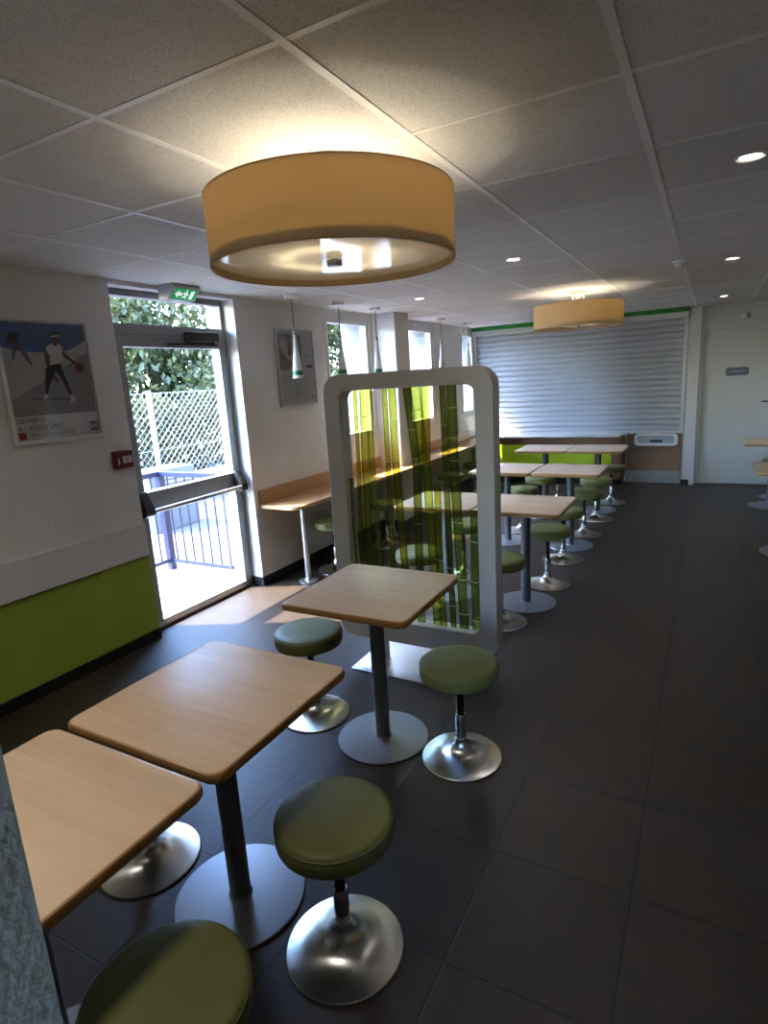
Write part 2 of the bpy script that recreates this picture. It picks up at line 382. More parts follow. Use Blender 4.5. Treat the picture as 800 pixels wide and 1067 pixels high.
# ------------------------------------------------------------------ windows
def window(idx, y0, y1):
    w = MB()
    fx0, fx1, t = -3.335, -3.262, .055
    w.box(fx0, fx1, y0, y1, WZ1-t, WZ1); w.box(fx0, fx1, y0, y1, WZ0, WZ0+t); w.box(fx0, fx1, y0, y0+t, WZ0+t, WZ1-t); w.box(fx0, fx1, y1-t, y1, WZ0+t, WZ1-t)
    root = structure(w.build('window_%d' % idx, 'white_pvc', smooth=False, bevel=.004))
    s = MB(); a, b, c, d, u = y0+t+.003, y1-t-.003, WZ0+t+.003, WZ1-t-.003, .035
    s.box(fx0+.012, fx1+.012, a, b, d-u, d); s.box(fx0+.012, fx1+.012, a, b, c, c+u); s.box(fx0+.012, fx1+.012, a, a+u, c+u, d-u); s.box(fx0+.012, fx1+.012, b-u, b, c+u, d-u)
    sa = s.build('window_sash', 'white_pvc', root, smooth=False, bevel=.004)
    MB().box(-3.303, -3.297, a+u, b-u, c+u, d-u).build('pane', 'glass', root, smooth=False)
    MB().box(fx1, fx1+.018, (y0+y1)/2-.12, (y0+y1)/2+.10, WZ1-.045, WZ1-.012).build('trickle_vent', 'white_pvc', root, smooth=False, bevel=.003)
    h = MB(); h.box(fx1+.012, fx1+.022, b-u+.006, b-.006, 1.60, 1.68); h.box(fx1+.022, fx1+.05, b-u/2-.008, b-u/2+.008, 1.655, 1.672); h.box(fx1+.04, fx1+.054, b-u/2-.008, b-u/2+.008, 1.54, 1.672)
    h.build('window_handle', 'white_pvc', root, smooth=False, bevel=.003)
    MB().box(-3.64, fx0, y0, y1, WZ0-.03, WZ0).build('window_sill', 'concrete', root, smooth=False)
for i, (a, b) in enumerate(WIN): window(i+1, a, b)

# ------------------------------------------------------------------ glazed exit door
dr = MB(); fx0, fx1 = -3.44, -3.365
dr.box(fx0, fx1, DY0, DY0+.045, 0, DZ); dr.box(fx0, fx1, DY1-.035, DY1, 0, DZ); dr.box(fx0, fx1, DY0+.045, DY1-.035, DZ-.04, DZ); dr.box(fx0, fx1, DY0+.045, DY1-.035, 2.035, 2.105)
dr.box(fx0, fx1, DY0+.045, DY1-.035, 0, .012)
door = structure(dr.build('door_1', 'alu', smooth=False, bevel=.003))
MB().box(-3.405, -3.399, DY0+.045, DY1-.035, 2.105, DZ-.04).build('transom_pane', 'glass', door, smooth=False)
lf = MB(); a, b = DY0+.048, DY1-.038; lx0, lx1 = -3.43, -3.36
lf.box(lx0, lx1, a, a+.085, .014, 2.03); lf.box(lx0, lx1, b-.05, b, .014, 2.03); lf.box(lx0, lx1, a+.085, b-.05, 1.955, 2.03); lf.box(lx0, lx1, a+.085, b-.05, .86, .985); lf.box(lx0, lx1, a+.085, b-.05, .014, .06)
leaf = lf.build('door_leaf', 'alu', door, smooth=False, bevel=.003)
MB().box(-3.40, -3.394, a+.085, b-.05, .985, 1.955).build('door_pane', 'glass', leaf, smooth=False)
MB().box(-3.40, -3.394, a+.085, b-.05, .06, .86).build('door_pane', 'glass', leaf, smooth=False)
pb = MB(); pb.tube((-3.285, a+.06, .862), (-3.285, b-.04, .872), .016)
bar = pb.build('panic_bar', 'steel_leg', leaf)
for y0_, y1_, q in ((a+.0, a+.075, 0), (b-.065, b-.005, 1)):
    m = MB(); prof = [(lx1, .84), (lx1, 1.0), (lx1+.035, 1.0), (lx1+.095, .90), (lx1+.10, .845), (lx1+.06, .825)]
    m.prism([(x, y0_, z) for x, z in prof], (0, y1_-y0_, 0))
    m.build('bar_housing', 'black', bar, smooth=False, bevel=.006)
cl = MB(); cl.box(lx1, lx1+.06, b-.40, b-.10, 2.0, 2.065); cl.build('door_closer', 'black', leaf, smooth=False, bevel=.006)
ca = MB(); ca.box(lx1+.004, lx1+.03, b-.56, b-.10, 1.968, 1.986); ca.tube((lx1+.03, b-.14, 1.97), (lx1+.03, b-.14, 2.0), .012); ca.build('closer_arm', 'black', leaf, smooth=False)
MB().box(lx1-.0, lx1+.004, a+.02, b-.02, .018, .05).build('kick_strip', 'steel_leg', leaf, smooth=False)

# exit sign over the door, fixed to the ceiling
ex = thing('exit_sign', (-3.175, 3.03, H), 'white emergency exit light with green pictogram over the glazed door', 'exit sign')
c = MB(); pr = [(-.07, 0), (.075, 0), (.085, -.025), (.015, -.095), (-.07, -.095)]
c.prism([(x, -.118, z) for x, z in pr], (0, .236, 0)); c.build('case', 'sign_case', ex, smooth=False, bevel=.004)
def on_face(u, v, off):   # u along y (-.135..135), v 0..1 from the bottom edge to the top edge of the slanted face
    p0 = Vector((.015, 0, -.095)); p1 = Vector((.085, 0, -.025)); n = Vector((1, 0, -1)).normalized()
    p = p0.lerp(p1, v) + n*off; return (p.x, u*.85, p.z)
g = MB(); g.loft([[on_face(*q, .0005) for q in ((-.115, .08), (.115, .08), (.115, .92), (-.115, .92))], [on_face(*q, .003) for q in ((-.115, .08), (.115, .08), (.115, .92), (-.115, .92))]])
gp = g.build('green_panel', 'exit_green', ex, smooth=False)
w = MB()
def flat(pts): w.loft([[on_face(u, v, .003) for u, v in pts], [on_face(u, v, .0042) for u, v in pts]])
flat([(.05, .18), (.085, .18), (.085, .82), (.05, .82)])                                    # doorway
flat([(-.10, .5), (-.065, .8), (-.065, .62), (-.03, .62), (-.03, .38), (-.065, .38), (-.065, .2)])   # arrow
flat([(.006+.009*math.cos(t*PI/4), .8+.09*math.sin(t*PI/4)) for t in range(8)])
flat([(-.012, .66), (.018, .70), (.028, .52), (.04, .5), (.04, .44), (.022, .44), (.012, .5), (.014, .36), (.028, .26), (.02, .16), (.002, .32), (-.012, .2), (-.024, .22), (-.006, .42), (-.004, .56), (-.018, .5), (-.022, .56)])
w.build('pictogram', 'exit_white', gp, smooth=False)

# red manual call point
al = thing('fire_alarm', (XW, 2.437, 1.253), 'small red fire alarm call point on the white wall beside the door', 'fire alarm')
MB().box(-.004, .045, -.062, .062, -.055, .055).build('case', 'red', al, smooth=False, bevel=.006)
lb = MB().box(.0455, .047, -.018, .048, -.022, .022).build('label_plate', 'label', al, smooth=False)
q = MB(); q.box(.047, .0478, .0, .03, .006, .011); q.box(.047, .0478, .0, .03, -.011, -.006); q.box(.047, .0478, .012, .018, -.006, .006); q.build('mark', 'grey_mark', lb, smooth=False)
MB().box(.0455, .047, -.052, -.043, -.03, .012).build('side_label', 'label', al, smooth=False)
MB().box(.005, .04, -.03, .03, -.064, -.0555).build('test_flap', 'label', al, smooth=False, bevel=.003)

# wall socket under the window counter
so = thing('wall_socket', (XW, 4.18, .39), 'white wall socket under the counter beside its first leg', 'socket')
MB().box(0, .009, -.04, .04, -.04, .04).build('face_plate', 'white_pvc', so, smooth=False, bevel=.003)
MB().lathe([(.0, .0), (.022, .0), (.022, .006), (.018, .006), (.018, .002), (0, .002)], 24).build('socket_ring', 'white_pvc', so).matrix_local = Matrix.Translation((.009, 0, 0)) @ Matrix.Rotation(PI/2, 4, 'Y')

# ------------------------------------------------------------------ posters
def text(body, size, y, z, parent, m, x=.0, name='lettering', sx=1.):
    cu = bpy.data.curves.new(name, 'FONT'); cu.body = body; cu.size = size; cu.extrude = .0003
    tmp = bpy.data.objects.new('tmp', cu); COL.objects.link(tmp)
    bpy.context.view_layer.update()
    me = bpy.data.meshes.new_from_object(tmp.evaluated_get(bpy.context.evaluated_depsgraph_get()))
    bpy.data.objects.remove(tmp); bpy.data.curves.remove(cu)
    me.name = name; me.materials.clear(); me.materials.append(M[m])
    o = bpy.data.objects.new(name, me); COL.objects.link(o); o.parent = parent
    o.rotation_euler = (PI/2, 0, PI/2); o.location = (x, y, z); o.scale = (sx, 1, 1)
    return o
def poster(y0, y1, z0, z1, label, fw, fmat):
    p = thing('framed_poster', (XW, (y0+y1)/2, (z0+z1)/2), label, 'poster')
    w, h = (y1-y0)/2, (z1-z0)/2
    o_ = [(0, -w, -h), (0, w, -h), (0, w, h), (0, -w, h)]; i_ = [(0, -w+fw, -h+fw), (0, w-fw, -h+fw), (0, w-fw, h-fw), (0, -w+fw, h-fw)]
    MB().ring(o_, i_, (.022, 0, 0)).build('frame', fmat, p, smooth=False, bevel=.003)
    return p, w-fw, h-fw
po, w, h = poster(1.80, 2.345, 1.41, 2.088, 'white framed poster of a basketball player under a blue sky', .022, 'paint_white')
inks = ['white', 'sky', 'dune', 'shade', 'shadow', 'shirt', 'skin', 'black', 'shoe', 'ball', 'hair', 'wred', 'red', 'blue', 'line']
pm = MB(); pm.box(.004, .010, -w, w, -h, h, 0)
layer = [0]
def fill(pts, ink, rect):
    layer[0] += 1; x = .010 + .00012*layer[0]; a0, a1, b0, b1 = rect
    vs = [pm.bm.verts.new((x, a0+(a1-a0)*u, b0+(b1-b0)*v)) for u, v in pts]; pm.face(vs, inks.index(ink))
PR = (-w+.008, w-.008, -h+.135, h-.008)
D = dict(
    sky=[(0.0, 1.0), (1.0, 1.0), (1, 0.821), (0.776, 0.711), (0.584, 0.683), (0.34, 0.683), (0.154, 0.701), (0, 0.735)],
    shade=[(1, 0.681), (1.0, 0.0), (0, 0.0), (0.002, 0.171), (0.387, 0.36), (0.694, 0.532)],
    shadow=[(0.154, 0.18), (0.363, 0.191), (0.717, 0.164), (0.695, 0.142), (0.415, 0.16)],
    torso=[(0.493, 0.731), (0.561, 0.781), (0.609, 0.753), (0.664, 0.781), (0.7, 0.731), (0.658, 0.565), (0.516, 0.537), (0.523, 0.647)],
    arml=[(0.472, 0.713), (0.503, 0.744), (0.534, 0.698), (0.516, 0.562), (0.516, 0.495), (0.56, 0.41), (0.591, 0.368), (0.563, 0.342), (0.527, 0.393), (0.471, 0.486), (0.459, 0.595)],
    armr=[(0.682, 0.739), (0.706, 0.696), (0.764, 0.629), (0.843, 0.573), (0.846, 0.545), (0.81, 0.551), (0.682, 0.644)],
    neck=[(0.592, 0.803), (0.639, 0.805), (0.637, 0.762), (0.609, 0.749), (0.581, 0.765)],
    pants=[(0.513, 0.542), (0.642, 0.562), (0.654, 0.462), (0.727, 0.211), (0.688, 0.203), (0.606, 0.417), (0.564, 0.478), (0.51, 0.402), (0.421, 0.226), (0.393, 0.23), (0.45, 0.507)],
    shoel=[(0.383, 0.224), (0.424, 0.223), (0.421, 0.176), (0.364, 0.171)],
    shoer=[(0.684, 0.2), (0.734, 0.209), (0.748, 0.149), (0.737, 0.108), (0.656, 0.111), (0.696, 0.151)],
    head=[(0.673, 0.856), (0.664, 0.828), (0.647, 0.806), (0.626, 0.793), (0.604, 0.791), (0.586, 0.802), (0.575, 0.823), (0.574, 0.85), (0.583, 0.877), (0.6, 0.899), (0.621, 0.913), (0.643, 0.914), (0.661, 0.903), (0.672, 0.882)],
    hair=[(0.573, 0.867), (0.581, 0.9), (0.628, 0.922), (0.674, 0.914), (0.683, 0.873), (0.652, 0.892), (0.604, 0.889)],
    band=[(0.581, 0.867), (0.676, 0.88), (0.674, 0.863), (0.578, 0.85)],
    ball=[(0.932, 0.514), (0.926, 0.495), (0.913, 0.477), (0.896, 0.464), (0.876, 0.458), (0.856, 0.457), (0.838, 0.464), (0.824, 0.476), (0.816, 0.493), (0.816, 0.513), (0.822, 0.532), (0.834, 0.549), (0.852, 0.562), (0.872, 0.569), (0.892, 0.57), (0.91, 0.563), (0.924, 0.551), (0.932, 0.534)],
    w_hair=[(0.094, 0.867), (0.148, 0.891), (0.198, 0.873), (0.209, 0.817), (0.162, 0.822), (0.093, 0.795), (0.05, 0.761)],
    w_body=[(0.108, 0.796), (0.171, 0.815), (0.194, 0.718), (0.142, 0.684), (0.117, 0.732)],
    w_leg1=[(0.109, 0.715), (0.146, 0.709), (0.131, 0.643), (0.111, 0.595), (0.09, 0.594)],
    w_leg2=[(0.191, 0.722), (0.256, 0.691), (0.283, 0.615), (0.317, 0.555), (0.286, 0.545), (0.244, 0.606), (0.191, 0.694)],
    w_shoe=[(0.088, 0.605), (0.136, 0.6), (0.133, 0.581), (0.081, 0.583)])
fill([(0, 0), (1, 0), (1, 1), (0, 1)], 'dune', PR)
for key, ink in (('sky', 'sky'), ('shade', 'shade'), ('shadow', 'shadow'), ('w_leg1', 'shadow'), ('w_leg2', 'shadow'), ('w_body', 'wred'), ('w_hair', 'hair'), ('w_shoe', 'shoe'),
                 ('neck', 'skin'), ('arml', 'skin'), ('armr', 'skin'), ('torso', 'shirt'), ('pants', 'black'), ('shoel', 'shoe'), ('shoer', 'shoe'), ('head', 'skin'), ('hair', 'hair'), ('band', 'shirt'), ('ball', 'ball')):
    fill(D[key], ink, PR)
TX = (-w, w, -h, h)
def rc(y0, y1, z0, z1, ink): fill([(0, 0), (1, 0), (1, 1), (0, 1)], ink, (y0, y1, z0, z1))
rc(-w+.008, w-.008, -h+.1325, -h+.135, 'line'); rc(-w+.008, w-.09, -h+.048, -h+.050, 'line'); rc(w-.085, w-.083, -h+.01, -h+.13, 'line'); rc(-w+.008, w-.008, -h+.008, -h+.0095, 'line')
rc(-w+.010, -w+.052, -h+.010, -h+.046, 'red')
rc(w-.066, w-.012, -h+.022, -h+.074, 'blue')
for y in (w-.058, w-.041, w-.024): rc(y-.004, y+.004, -h+.032, -h+.064, 'white')
rc(w-.058, w-.024, -h+.044, -h+.052, 'white')
pr_ = pm.build('print', ['ink_'+i for i in inks], po, smooth=False)
text('OUVERTS', .036, -w+.014, -h+.096, pr_, 'ink_ink', .0135)
text("\u00c0 L'AVENTURE !", .036, -w+.014, -h+.057, pr_, 'ink_ink', .0135)
text('OPEN TO ADVENTURE', .026, -w+.062, -h+.02, pr_, 'ink_line', .0135)
MB().box(.0165, .018, -w, w, -h, h).build('glazing', 'glass', po, smooth=False)

po2, w, h = poster(4.085, 4.625, 1.468, 2.128, 'aluminium framed grey notice poster behind the first white pendant', .016, 'steel_leg')
inks = ['grey', 'dgrey', 'mid', 'line', 'white', 'ball', 'dune']
pm = MB(); pm.box(.004, .010, -w, w, -h, h, 0); layer[0] = 0
IM = (-w+.02, .09, -.02, h-.03)
fill([(0, 0), (1, 0), (1, 1), (0, 1)], 'dgrey', IM)
fill([(0, .82), (.5, .62), (1, .1), (1, .32), (.6, .78), (.3, .95), (0, 1)], 'mid', IM)
fill([(.02, .7), (.3, .36), (.95, .02), (1, .14), (.55, .42), (.2, .86)], 'grey', IM)
fill([(.36, .4), (.46, .78), (.54, .8), (.5, .42)], 'ball', IM); fill([(.56, .42), (.62, .74), (.7, .74), (.72, .46), (.64, .4)], 'ball', IM)
for k_, y1_ in enumerate((.20, .17, .21, .14, .2)): rc(.11, y1_, h-.06-.042*k_, h-.055-.042*k_, 'line')
rc(.11, w-.01, .10, .104, 'dgrey')
rc(.14, w-.02, -.005, .025, 'ball')
for k_ in range(6): rc(-w+.03, .02+.03*(k_ % 2), -.075-.037*k_, -.070-.037*k_, 'mid')
rc(.105, .108, -h+.02, -.05, 'mid')
rc(w-.06, w-.03, -h+.035, -h+.052, 'dgrey'); rc(w-.06, w-.03, -h+.06, -h+.077, 'dgrey')
pm.build('print', ['ink_'+i for i in inks], po2, smooth=False)
MB().box(.0165, .018, -w, w, -h, h).build('glazing', 'glass', po2, smooth=False)

# ------------------------------------------------------------------ serving hatch at the far end
YS = 9.0
sh = thing('roller_shutter', (-1.72, YS, .74), 'closed white slatted roller shutter over the serving counter', 'shutter')
s = MB(); W0, W1 = -1.49, 1.375; n = 19; ht = 1.47
prof = []
for k in range(n):
    z = k*ht/n; p = ht/n
    prof += [(.004, z+.001), (-.014, z+.002), (-.024, z+p*.18), (-.025, z+p*.42), (-.019, z+p*.66), (-.008, z+p*.83), (.004, z+p*.88)]
for (y_, z_), (y2, z2) in zip(prof, prof[1:]):
    v = [s.bm.verts.new(p_) for p_ in ((W0, y_, z_), (W1, y_, z_), (W1, y2, z2), (W0, y2, z2))]; s.face(v)
bmesh.ops.remove_doubles(s.bm, verts=s.bm.verts, dist=1e-5)
s.box(W0, W1, .006, .016, 0, ht)
s.build('curtain', 'shutter', sh, smooth=False)
MB().box(W0, W1, -.024, .014, -.035, .0).build('bottom_bar', 'paint_white', sh, smooth=False, bevel=.004)
for xx in (W0-.05, W1): MB().box(xx, xx+.05, -.05, .03, -.035, ht).build('guide_rail', 'paint_white', sh, smooth=False, bevel=.003)
MB().box(W0-.05, W1+.05, -.11, .05, ht, ht+.075).build('header_box', 'paint_white', sh, smooth=False, bevel=.004)
tag(MB().box(-3.25, -.295, 8.86, 9.1, 2.287, H).build('fascia_board', 'fascia_green', smooth=False), 'dark green fascia strip above the roller shutter', 'fascia')
# jamb pillar between hatch and door
structure(MB().box(-.285, -.145, 8.93, YB, 0, H).build('trim_3', 'paint_white', smooth=False, bevel=.004))
structure(MB().box(-.30, -.20, 8.918, 8.93, 0, .075).build('baseboard_back', 'skirting', smooth=False))
# counter front, left unit: wood surround with a lime panel, rounded at its free end
cu = thing('serving_counter', (-2.1, 8.85, 0), 'wood fronted serving counter with lime green inset panel', 'counter')
pts = [(-1.14, 9.05-8.85), (-1.14, -.10)] + [(.97+.10*math.sin(t*PI/12), 0.0-.10*math.cos(t*PI/12)) for t in range(7)] + [(1.07, .2)]
MB().prism([(x, y, .08) for x, y in pts], (0, 0, .60)).build('body', 'panel_wood', cu)
MB().prism([(x*.99, y*.95+.01, 0) for x, y in pts], (0, 0, .08)).build('plinth', 'black', cu)
MB().box(-1.13, .92, -.104, -.098, .20, .575).build('inset_panel', 'lime', cu, smooth=False)
MB().box(-1.14, 1.02, -.13, .12, .68, .705).build('worktop', 'paint_white', cu, smooth=False, bevel=.004)
# recessed right unit with the tray opening
cr = thing('recessed_counter', (-.66, 9.07, 0), 'recessed wood counter front below the tray opening', 'counter')
MB().box(-.36, .355, -.02, .03, .17, .70).build('front_panel', 'panel_wood', cr, smooth=False)
MB().box(-.36, .355, -.035, .03, .0, .17).build('plinth', 'alu', cr, smooth=False, bevel=.004)
tr = thing('tray_dispenser', (-.635, 9.015, .612), 'white rounded tray return opening under the shutter', 'tray opening')
o_ = [(x, -.03, z) for x, z in rrect(-.275, .275, -.085, .085, .05)]; i_ = [(x, -.03, z) for x, z in rrect(-.235, .235, -.05, .06, .03)]
MB().ring(o_, i_, (0, .045, 0)).build('surround', 'white_pvc', tr, bevel=.004)
MB().box(-.24, .24, .012, .02, -.06, .07).build('back_panel', 'disc_grey', tr, smooth=False)
MB().box(-.075, .085, -.012, .012, -.035, .0).build('handle', 'black', tr, smooth=False, bevel=.005)

# white flush door at the far right
d2 = MB(); d2.box(-.145, -.10, YB-.035, YB, 0, 2.10); d2.box(-.10, .80, YB-.035, YB, 2.04, 2.10); d2.box(.80, .85, YB-.035, YB, 0, 2.10)
door2 = structure(d2.build('door_2', 'paint_white', smooth=False, bevel=.003))
lf2 = MB().box(-.096, .796, YB-.028, YB-.002, .012, 2.036).build('door_leaf', 'door_white', door2, smooth=False, bevel=.003)
sp = MB(); sp.prism([(x, YB-.028, z) for x, z in rrect(.16, .42, 1.435, 1.54, .03)], (0, -.006, 0)); spl = sp.build('sign_plate', 'sign_grey', lf2)
q = MB()
for k_, (x0_, x1_) in enumerate(((.205, .25), (.256, .31), (.316, .375))): q.box(x0_, x1_, YB-.0352, YB-.034, 1.482, 1.496)
q.build('sign_print', 'sign_text', spl, smooth=False)
hd = MB(); hd.box(.735, .765, YB-.036, YB-.028, 1.0, 1.14); hd.box(.585, .76, YB-.075, YB-.062, 1.085, 1.103); hd.tube((.75, YB-.07, 1.094), (.75, YB-.03, 1.094), .01)
hd.build('lever_handle', 'black', lf2, smooth=False)
sn = thing('wall_sensor', (.345, YB, 2.175), 'tiny white sensor box on the wall above the white door', 'sensor')
MB().box(-.05, .01, -.035, 0, -.03, .03).build('case', 'white_pvc', sn, smooth=False, bevel=.004); MB().box(.01, .05, -.03, 0, -.028, .028).build('lens', 'grey_mark', sn, smooth=False, bevel=.004)

# ------------------------------------------------------------------ window counter on the left wall
ct = thing('window_counter', (XW, 3.68, 0), 'long narrow beech counter fixed along the window wall', 'counter')
dp, r = .41, .10
pl = [(0, 0)] + [(dp-r+r*math.sin(t*PI/12), r-r*math.cos(t*PI/12)) for t in range(7)] + [(dp, 4.95), (0, 4.95), (0, 2.424), (.286, 2.424), (.286, 2.086), (0, 2.086)]
# top (with a notch around the pillar), front edge rounded by a small bevel
MB().prism([(x, y, .66) for x, y in pl], (0, 0, .032)).build('worktop', 'counter_wood', ct, smooth=False, bevel=.004)
up = MB(); up.box(0, .02, .0, 2.086, .692, .812); up.box(0, .02, 2.424, 4.95, .692, .812)
up.build('upstand', 'counter_wood', ct, smooth=False, bevel=.002)
for y in (.19, 1.75, 3.3, 4.7):
    l = MB(); l.tube((.30, y, .01), (.30, y, .66), .025, n=24); l.lathe([(0, 0), (.085, 0), (.085, .006), (.04, .012), (.03, .03), (.025, .03)], 32, c=(.30, y, 0)); l.lathe([(.025, .64), (.05, .652), (.05, .66)], 24, c=(.30, y, 0))
    l.build('leg', 'steel_leg', ct)

# ------------------------------------------------------------------ stools
def make_stool(loc, label, group):
    t = thing('round_stool', loc, label, 'stool', group)
    R = .168
    s = MB(); prof = [(0, .392), (R-.012, .392), (R-.004, .396), (R, .405), (R+.001, .43), (R-.001, .448), (R-.006, .457), (R-.016, .462), (R-.05, .465), (0, .466)]
    s.lathe(prof, 64); seat = s.build('seat', 'vinyl', t)
    MB().lathe([(R-.0005, .4475), (R+.0012, .449), (R+.0012, .4505), (R-.001, .452)], 64, closed=True).build('seam', 'vinyl', seat)
    MB().lathe([(0, .382), (.085, .382), (.085, .392), (0, .392)], 32).build('seat_plate', 'black', t)
    MB().lathe([(0, .20), (.0165, .20), (.0165, .384), (0, .384)], 24).build('post', 'chrome_dark', t)
    MB().lathe([(.0, .05), (.0225, .05), (.0225, .205), (.0205, .21), (.0165, .21)], 28).build('sleeve', 'chrome_tube', t)
    b = [(0, 0.0), (.172, 0.0), (.1755, .003), (.1755, .006), (.172, .0095), (.155, .012), (.13, .0165), (.10, .024), (.075, .034), (.055, .046), (.042, .059), (.033, .073), (.028, .088), (.0255, .10), (.0225, .10)]
    MB().lathe(b, 72).build('base', 'chrome', t)
    return t
def make_table(loc, label, group, w=.6):
    t = thing('pedestal_table', loc, label, 'table', group)
    hw = w/2 - .002
    L = []
    for ins, z in ((.010, .708), (.003, .711), (0, .717), (0, .732), (.002, .737), (.006, .7395), (.012, .740)):
        L.append([(x, y, z) for x, y in rrect(-hw+ins, hw-ins, -.298+ins, .298-ins, .035, 6)])
    tp = MB().loft(L, mis=[1, 1, 1, 1, 1, 0, 0])
    # underside dark board
    tp.build('tabletop', ['maple', 'maple_edge'], t)
    MB().tube((0, 0, .012), (0, 0, .70), .034, n=32).build('column', 'steel_dark', t)
    u = MB(); u.box(-.16, .16, -.022, .022, .698, .708); u.box(-.022, .022, -.16, .16, .698, .708); u.build('top_bracket', 'black', t, smooth=False)
    MB().lathe([(0, 0), (.206, 0), (.2115, .003), (.2125, .006), (.210, .009), (.20, .010), (.04, .012), (.036, .02), (.034, .02)], 72).build('base_disc', 'disc_grey', t)
    return t
GT, GS = 'square pedestal tables', 'green round stools'
T = make_table((-1.28, 1.156, 0), 'maple table by the green wall, edge to edge with the one at the partition', GT)
dup(T, (-1.285, .540, 0), 'maple table half hidden behind the grey roughcast partition', GT)
dup(T, (-1.268, 2.125, 0), 'maple table standing alone right before the bamboo screen', GT)
rows = [(4.0, 'first'), (5.55, 'second'), (7.10, 'third')]
for y, nth in rows:
    dup(T, (-1.10, y, 0), 'aisle-side maple table, %s one beyond the bamboo screen' % nth, GT)
    dup(T, (-1.705, y, 0), 'window-side maple table, %s one beyond the bamboo screen' % nth, GT)
dup(T, (.65, 7.74, 0), 'maple table cut by the frame, nearest the white door', GT)
dup(T, (.655, 5.84, 0), 'maple table cut by the frame, further from the white door', GT)
S = make_stool((-.868, 1.152, 0), 'green stool on the aisle side of the table by the green wall', GS)
for x, y, lab in (
    (-.903, .589, 'green stool with its base cut off by the bottom of the photo'),
    (-.878, 2.135, 'green stool right of the table before the bamboo screen'),
    (-1.685, 2.165, 'green stool between the lone table and the glazed door'),
    (-1.69, 1.133, 'stool with only its chrome base showing under two maple tables'),
    (-1.165, 3.60, 'green stool peeking out right behind the bamboo screen frame'),
    (-1.047, 4.43, 'green stool just beyond the first aisle-side table'),
    (-1.07, 5.10, 'green stool just before the second aisle-side table'),
    (-1.052, 5.98, 'green stool just beyond the second aisle-side table'),
    (-1.05, 6.67, 'green stool just before the third aisle-side table'),
    (-1.015, 7.56, 'green stool just beyond the third aisle-side table, nearest the hatch'),
    (-1.74, 3.575, 'green stool seen through the bamboo screen, just before the first window-side table'),
    (-1.74, 4.43, 'green stool seen through the bamboo screen, just beyond the first window-side table'),
    (-1.70, 5.10, 'green stool just before the second window-side table'),
    (-1.68, 5.98, 'green stool just beyond the second window-side table'),
    (-1.66, 6.67, 'green stool just before the third window-side table'),
    (-1.66, 7.56, 'green stool just beyond the third window-side table'),
    (-2.885, 4.22, 'green stool tucked under the window counter left of the bamboo screen'),
    (-2.80, 5.05, 'green stool under the window counter before the pillar'),
    (-2.80, 6.75, 'green stool under the window counter beyond the pillar'),
    (-2.80, 7.65, 'green stool under the window counter nearest the hatch'),
    (.75, 8.25, 'stool behind the table nearest the white door'),
    (.80, 7.42, 'stool before the table nearest the white door'),
    (.76, 6.33, 'stool behind the cut-off table further from the white door'),
    (.80, 5.42, 'stool before the cut-off table further from the white door')):
    dup(S, (x, y, 0), lab, GS, rnd.uniform(0, 6))

# ------------------------------------------------------------------ bamboo screen
sr = thing('divider_screen', (-1.42, 2.85, 0), 'white framed glass divider printed with green bamboo canes', 'room divider')
fr = MB()
o_ = [(x, -.05, z) for x, z in rrect(-.50, .495, .135, 1.685, .10, 8)]; i_ = [(x, -.05, z) for x, z in rrect(-.395, .40, .267, 1.597, .055, 8)]
fr.ring(o_, i_, (0, .10, 0)); fr.build('frame', 'frame_white', sr, bevel=.004)
MB().box(-.41, .415, -.003, .003, .255, 1.61).build('glass_panel', 'screen_glass', sr, smooth=False)
MB().prism([(x, y, 0) for x, y in rrect(-.345, .335, -.21, .205, .01)], (0, 0, .008)).build('base_plate', 'plate', sr, smooth=False, bevel=.002)
for xx in (-.225, .30): MB().box(xx-.02, xx+.02, -.02, .02, .008, .14).build('foot', 'steel_leg', sr, smooth=False, bevel=.003)
# printed canes: centre line (x, z) from the top down, width, film, node heights
CX = -1.42
canes = [
    ([(-1.682, 1.60), (-1.695, 1.21), (-1.708, .60), (-1.712, .265)], .052, 'bamboo1', (1.455, 1.205, .90, .52)),
    ([(-1.643, 1.60), (-1.652, 1.21), (-1.640, .60), (-1.632, .265)], .036, 'bamboo1', (1.49, 1.20, .80, .47)),
    ([(-1.735, 1.60), (-1.742, 1.21), (-1.76, .60), (-1.765, .265)], .026, 'bamboo2', (1.46, .98, .6)),
    ([(-1.548, 1.60), (-1.550, 1.21), (-1.558, .60), (-1.56, .265)], .034, 'bamboo2', (1.50, 1.205, .83, .50)),
    ([(-1.502, 1.60), (-1.503, 1.21), (-1.480, .60), (-1.472, .265)], .048, 'bamboo2', (1.43, 1.205, .78, .46)),
    ([(-1.413, 1.60), (-1.374, 1.18), (-1.388, .60), (-1.39, .265)], .050, 'bamboo3', (1.38, 1.22, .86, .45)),
    ([(-1.362, 1.60), (-1.338, 1.30), (-1.335, 1.20)], .058, 'bamboo1', (1.485,)),
    ([(-1.305, 1.60), (-1.318, 1.21), (-1.300, .62), (-1.29, .265)], .052, 'bamboo1', (1.44, 1.19, .93, .60, .38)),
    ([(-1.258, 1.08), (-1.265, .70), (-1.25, .265)], .040, 'bamboo2', (.97, .66, .44)),
    ([(-1.209, 1.60), (-1.205, 1.25), (-1.200, .70), (-1.192, .265)], .036, 'bamboo3', (1.40, 1.06, .62, .40)),
    ([(-1.160, 1.60), (-1.160, 1.25), (-1.140, .68), (-1.128, .265)], .056, 'bamboo3', (1.49, 1.215, .88, .56, .36)),
    ([(-1.052, .95), (-1.058, .58), (-1.058, .265)], .048, 'bamboo3', (.78, .555, .33)),
    ([(-1.800, 1.10), (-1.806, .60), (-1.806, .265)], .024, 'bamboo3', (.9, .5)),
]
pb = MB(); uvl = pb.bm.loops.layers.uv.new('UVMap')
